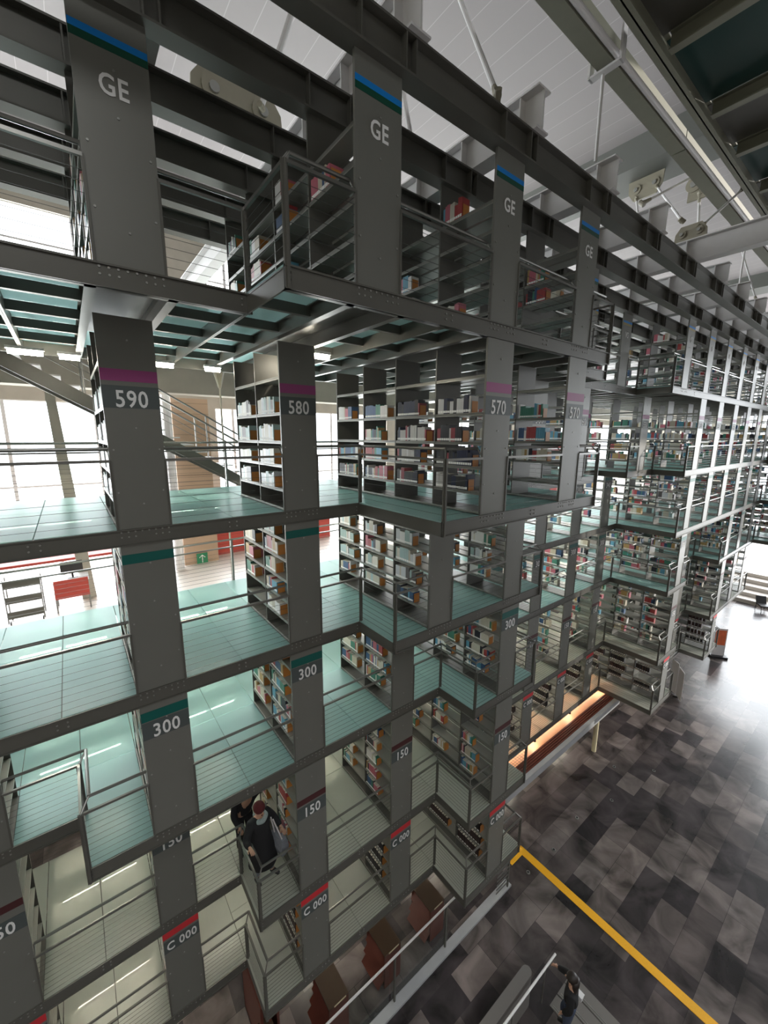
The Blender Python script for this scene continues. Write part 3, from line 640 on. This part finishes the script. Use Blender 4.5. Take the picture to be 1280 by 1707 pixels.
# stair parapet, rail
t = thing('stair_parapet', 'grey rounded concrete stair parapet at the bottom of the picture', 'parapet', (0, 0, F))
pts = []
for i in range(9):
    a_ = math.pi/2-i*math.pi/8; pts.append((6.70+0.11*math.cos(a_), 3.485+0.105*math.sin(a_)))
MB().prism([(2.0, 3.59)]+pts+[(2.0, 3.38)], 'z', 0, 0.9, 'darkwall').obj('wall', t)
t = thing('stair_handrail', 'shiny straight handrail beside the grey stair parapet', 'railing', (4.0, 3.24, F)); MB().tube((0,0,1.08),(3.35,-0.04,1.10),0.024,8,'white').obj('handrail', t)
for x in (0.6, 1.8, 3.0): MB().tube((x,0,0),(x,-0.02,1.08),0.015,6,'rail').obj('post', t)
t = thing('stair_steps', 'dark stone steps with ribbed nosings beside the parapet', 'stair', (7.0, 1.6, F))
for i in range(3): MB().box(0.1+i*0.32, 0.40+i*0.32, 0, 1.5, 0, 0.012, 'darkwall').box(0.12+i*0.32, 0.13+i*0.32, 0.05, 1.45, 0.012, 0.016, 'bolt').box(0.16+i*0.32, 0.17+i*0.32, 0.05, 1.45, 0.012, 0.016, 'bolt').obj('step', t)
# notice boards, standee, lounge chair
for i, (x0, y0, x1, y1, lab) in enumerate(((22.52, 5.72, 22.2, 5.36, 'narrow white display board standing left by the last panel'), (22.25, 5.35, 21.75, 5.0, 'wider white display board turned towards the atrium'))):
    t = thing('display_board', lab, 'board', (x0, y0, F), math.atan2(y1-y0, x1-x0), 'white display boards'); L = math.hypot(x1-x0, y1-y0)
    MB().box(0, L, -0.015, 0.015, 0.05, 1.65-0.15*i, 'lilac').obj('board', t); MB().box(L*0.3, L*0.36, -0.2, 0.2, 0, 0.05, 'plastic').obj('foot', t)
t = thing('poster_stand', 'floor stand with an orange poster on a black base', 'stand', (28.25, 5.15, F), math.radians(-52))
MB().box(-0.4, 0.4, -0.25, 0.25, 0, 0.12, 'plastic').obj('base', t); MB().box(-0.30, 0.30, -0.02, 0.02, 0.12, 1.75, 'lilac').obj('panel', t); MB().box(-0.26, 0.26, -0.024, -0.02, 0.75, 1.65, 'post_orange').obj('poster', t)
t = thing('lounge_chair', 'dark low lounge chair on the bright floor at far right', 'chair', (38.8, 5.0, F), 0.6)
MB().box(-0.35, 0.35, -0.3, 0.3, 0.38, 0.46, 'plastic').obj('seat', t); MB().prism([(0.28, 0.44), (0.36, 0.44), (0.55, 0.95), (0.48, 0.97)], 'x' if 0 else 'y', -0.3, 0.3, 'plastic').obj('backrest', t)
for s in (-1, 1): MB().tube((-0.3, s*0.28, 0.4), (-0.4, s*0.28, 0), 0.02, 6, 'plastic').obj('leg', t); MB().tube((0.3, s*0.28, 0.4), (0.42, s*0.28, 0), 0.02, 6, 'plastic').obj('leg', t)
t = thing('entrance_steps', 'wide pale steps at the far right end of the hall', 'stair', (39.6, 4.0, F))
for i in range(5): MB().box(0.9*i, 5.9, 0, 5, 0.3*i if i else 0, 0.3*(i+1)-0.01, 'slab').obj('step', t)
# ------------------------------------------------------------------ people
def skinned(name, joints, edges, radii, m, parent, sub=2):
    me = bpy.data.meshes.new(name); me.from_pydata([tuple(j) for j in joints], edges, [])
    o = link(name, me, parent); md = o.modifiers.new('skin', 'SKIN'); md.use_smooth_shade = True
    lay = me.skin_vertices[0].data if len(me.skin_vertices) else None
    if lay:
        for i, r in enumerate(radii): lay[i].radius = (r, r) if not isinstance(r, tuple) else r
        lay[0].use_root = True
    sd = o.modifiers.new('sub', 'SUBSURF'); sd.levels = sub; sd.render_levels = sub
    bpy.context.view_layer.update()
    ev = bpy.data.meshes.new_from_object(o.evaluated_get(bpy.context.evaluated_depsgraph_get()))
    o.modifiers.clear(); o.data = ev; ev.materials.clear(); ev.materials.append(M[m]); ev.shade_smooth()
    return o
def ell(c, r, m, name, parent, n=14, squash=None):
    b = MB(); rings = []
    for i in range(1, n):
        a_ = math.pi*i/n; rings.append([(c[0]+r[0]*math.sin(a_)*math.cos(t_), c[1]+r[1]*math.sin(a_)*math.sin(t_), c[2]-r[2]*math.cos(a_)) for t_ in [2*math.pi*q/18 for q in range(18)]])
    b.loft(rings, m); return b.obj(name, parent, smooth=True)
def person(name, label, loc, rotz, pose, wear):
    """pose in body space: facing -Y; returns Empty. pose: dict of joints"""
    t = thing(name, label, 'person', loc, rotz)
    J = pose
    order = ['pelvis','belly','chest','neck','head0','head1','shL','elL','wrL','shR','elR','wrR','hipL','knL','anL','toL','hipR','knR','anR','toR']
    R = dict(pelvis=0.13, belly=0.12, chest=0.14, neck=0.055, head0=0.075, head1=0.085, shL=0.062, elL=0.042, wrL=0.028, shR=0.062, elR=0.042, wrR=0.028, hipL=0.088, knL=0.058, anL=0.038, toL=0.03, hipR=0.088, knR=0.058, anR=0.038, toR=0.03)
    E = [('pelvis','belly'),('belly','chest'),('chest','neck'),('neck','head0'),('head0','head1'),('chest','shL'),('shL','elL'),('elL','wrL'),('chest','shR'),('shR','elR'),('elR','wrR'),('pelvis','hipL'),('hipL','knL'),('knL','anL'),('anL','toL'),('pelvis','hipR'),('hipR','knR'),('knR','anR'),('anR','toR')]
    pts = [Vector(J[k]) for k in order]; rad = [R[k] for k in order]; ed = [(order.index(a), order.index(b_)) for a, b_ in E]
    # hands: palm, five fingers of different lengths, thumb from the side
    for s in ('L', 'R'):
        wr = Vector(J['wr'+s]); d = (wr-Vector(J['el'+s])).normalized(); side = d.cross(Vector((0,0,1)));
        side = side.normalized() if side.length > 0.1 else Vector((1,0,0)); up = side.cross(d)
        palm = wr+d*0.07; pts.append(palm); rad.append((0.036, 0.016)); pi = len(pts)-1; ed.append((order.index('wr'+s), pi))
        for q, L in zip((-1.5, -0.5, 0.5, 1.5), (0.060, 0.072, 0.068, 0.052)):
            b0 = palm+side*q*0.018+d*0.025; b1 = b0+d*L*0.55-up*0.008; b2 = b1+d*L*0.4-up*0.025
            i0 = len(pts); pts += [b0, b1, b2]; rad += [0.0095, 0.0085, 0.0075]; ed += [(pi, i0), (i0, i0+1), (i0+1, i0+2)]
        th_ = wr+d*0.03+side*0.035; i0 = len(pts); pts += [th_, th_+d*0.03+side*0.018-up*0.01, th_+d*0.055+side*0.02-up*0.02]; rad += [0.011, 0.010, 0.008]; ed += [(pi, i0), (i0, i0+1), (i0+1, i0+2)]
    body = skinned('body', pts, ed, rad, 'skin', t)
    h0 = Vector(J['head0']); h1 = Vector(J['head1']); f_ = Vector(J.get('face', (0, -1, 0))).normalized(); sd = f_.cross(Vector((0,0,1))).normalized()
    hc = (h0+h1)/2+Vector((0,0,0.01))
    fb = MB(); fb.tube(hc+f_*0.075+Vector((0,0,0.0)), hc+f_*0.112-Vector((0,0,0.03)), 0.009, 8, 'skin', 0.016)
    for s in (-1, 1): fb.tube(hc+sd*s*0.072, hc+sd*s*0.092+Vector((0,0,0.01)), 0.022, 8, 'skin')
    fb.tube(hc+f_*0.082+sd*-0.025-Vector((0,0,0.055)), hc+f_*0.082+sd*0.025-Vector((0,0,0.055)), 0.008, 6, 'darkred')
    for s in (-1, 1): fb.tube(hc+f_*0.078+sd*s*0.03+Vector((0,0,0.015)), hc+f_*0.088+sd*s*0.03+Vector((0,0,0.015)), 0.011, 8, 'black')
    fb.obj('face', body)
    # clothes follow the same skeleton with larger radii
    def cloth(nm, keys, m, grow, edges=None):
        kk = keys; p_ = [Vector(J[k]) for k in kk]; r_ = [R[k]+grow for k in kk]; e_ = [(kk.index(a), kk.index(b_)) for a, b_ in E if a in kk and b_ in kk]
        return skinned(nm, p_, e_, r_, m, t)
    cloth('trousers', ['pelvis','belly','hipL','knL','anL','hipR','knR','anR'], wear['legs'], 0.022)
    cloth(wear.get('topname', 'sweater'), ['pelvis','belly','chest','shL','elL','wrL','shR','elR','wrR'], wear['top'], 0.028)
    for s in ('L', 'R'):
        a_ = Vector(J['an'+s]); b_ = Vector(J['to'+s]); skinned('shoe', [a_-(b_-a_).normalized()*0.03-Vector((0,0,0.03)), a_*0.4+b_*0.6, b_+(b_-a_).normalized()*0.03], [(0,1),(1,2)], [0.048, 0.045, 0.036], 'plastic', t)
    if wear.get('coat'):
        c0 = Vector(J['chest']); p0 = Vector(J['pelvis']); b = MB(); rings = []
        kn = (Vector(J['knL'])+Vector(J['knR']))/2
        for c_, rx_, ry_ in ((c0+Vector((0,0,0.10)), 0.15, 0.10), (c0, 0.20, 0.14), (Vector(J['belly']), 0.19, 0.15), (p0, 0.22, 0.17), (p0*0.5+kn*0.5, 0.25, 0.21), (kn-Vector((0,0,0.05)), 0.27, 0.24)):
            rings.append([(c_.x+rx_*math.cos(q)*(1+0.05*math.sin(5*q)), c_.y+ry_*math.sin(q)*(1+0.05*math.cos(4*q)), c_.z) for q in [2*math.pi*i/28 for i in range(28)]])
        b.loft(rings, wear['coat']).obj('coat', t, smooth=True)
    # hair
    ell(tuple(hc-f_*0.018+Vector((0,0,0.035))), (0.105, 0.112, 0.105), wear['hair'], wear.get('hairname', 'hair'), t)
    if wear.get('long'):
        hh = hc-f_*0.06; b = MB(); rings = []
        for dz, a_, c_ in ((0.05, 0.09, 0.07), (-0.05, 0.105, 0.07), (-0.18, 0.11, 0.055), (-0.32, 0.08, 0.04)):
            rings.append([(hh.x-f_.x*0.03+a_*math.cos(q), hh.y-f_.y*0.03+c_*math.sin(q), hh.z+dz) for q in [2*math.pi*i/16 for i in range(16)]])
        b.loft(rings, wear['hair']).obj('long_hair', t, smooth=True)
    return t
stand = dict(pelvis=(0,0,0.90), belly=(0,-0.01,1.05), chest=(0,-0.01,1.24), neck=(0,-0.02,1.40), head0=(0,-0.045,1.48), head1=(0,-0.04,1.54),
    shL=(0.18,0,1.32), elL=(0.25,0.03,1.06), wrL=(0.22,-0.10,0.86), shR=(-0.18,0,1.32), elR=(-0.25,0.03,1.06), wrR=(-0.22,-0.10,0.86),
    hipL=(0.09,0,0.86), knL=(0.10,-0.03,0.48), anL=(0.11,0.02,0.09), toL=(0.13,-0.13,0.04), hipR=(-0.09,0,0.86), knR=(-0.10,-0.02,0.48), anR=(-0.11,0.03,0.09), toR=(-0.14,-0.12,0.04))
pa = dict(stand); pa.update(elL=(0.30,-0.02,1.10), wrL=(0.30,-0.22,1.02), elR=(-0.32,-0.06,1.12), wrR=(-0.36,-0.24,1.16), anL=(0.16,-0.06,0.09), toL=(0.21,-0.20,0.04), knL=(0.13,-0.07,0.48))
A_ = person('person', 'person in long black coat with red cap, pale scarf and grey shoulder bag', (2.02, 6.30, Z[4]+0.012), 0.25, pa, dict(legs='grey_cloth', top='black', coat='black', hair='darkred', hairname='cap'))
skinned('scarf', [(-0.11,-0.08,1.36),(0,-0.13,1.33),(0.11,-0.08,1.36),(0.08,0.06,1.38),(-0.08,0.06,1.38)], [(0,1),(1,2),(2,3),(3,4)], [0.045,0.05,0.045,0.04,0.04], 'scarf', A_)
t = thing('shoulder_bag', 'grey cloth shoulder bag with pale straps hanging on the black coat', 'bag', (2.33, 6.18, Z[4]+0.50), 0.25)
MB().loft([[(-0.05,-0.15,0),(0.05,-0.15,0),(0.05,0.15,0),(-0.05,0.15,0)],[(-0.09,-0.18,0.16),(0.09,-0.18,0.16),(0.09,0.18,0.16),(-0.09,0.18,0.16)],[(-0.05,-0.17,0.36),(0.05,-0.17,0.36),(0.05,0.17,0.36),(-0.05,0.17,0.36)]], 'grey_cloth').obj('pouch', t, smooth=False)
MB().tube((-0.02,-0.12,0.35),(-0.15,-0.06,0.86),0.012,6,'lilac').tube((-0.02,0.10,0.35),(-0.15,0.0,0.86),0.012,6,'lilac').obj('strap', t)
pb = dict(stand); pb.update(chest=(0.02,-0.10,1.22), neck=(0.03,-0.17,1.36), head0=(0.03,-0.22,1.43), head1=(0.03,-0.21,1.49), belly=(0,-0.04,1.04), shL=(0.20,-0.10,1.29), elL=(0.44,-0.14,1.34), wrL=(0.66,-0.16,1.38), shR=(-0.17,-0.09,1.29), elR=(-0.24,-0.12,1.05), wrR=(-0.20,-0.25,0.90), face=(0.5,-0.8,0))
person('person', 'person in black sweater behind the black coat, one arm reaching to a shelf', (1.95, 7.0, Z[4]+0.012), 0.1, pb, dict(legs='black', top='black', hair='hair'))
pc = dict(stand); pc.update(shR=(-0.17,-0.02,1.30), elR=(-0.30,-0.16,1.16), wrR=(-0.34,-0.36,1.06), knR=(-0.10,-0.14,0.50), anR=(-0.11,-0.06,0.14), toR=(-0.12,-0.20,0.06))
person('person', 'person with long dark hair in black top reaching for the stair handrail', (6.95, 2.62, F+0.03), math.radians(195), pc, dict(legs='denim', top='black', hair='hair', long=True))
tag(MB().loft([[(-0.03,-0.08,0),(0.03,-0.08,0),(0.03,0.08,0),(-0.03,0.08,0)],[(-0.06,-0.10,0.16),(0.06,-0.10,0.16),(0.06,0.10,0.16),(-0.06,0.10,0.16)]], 'white').obj('white_bag', loc=(7.28, 2.62, F+0.72)), 'small white bag in the hand of the person by the stair', 'bag')
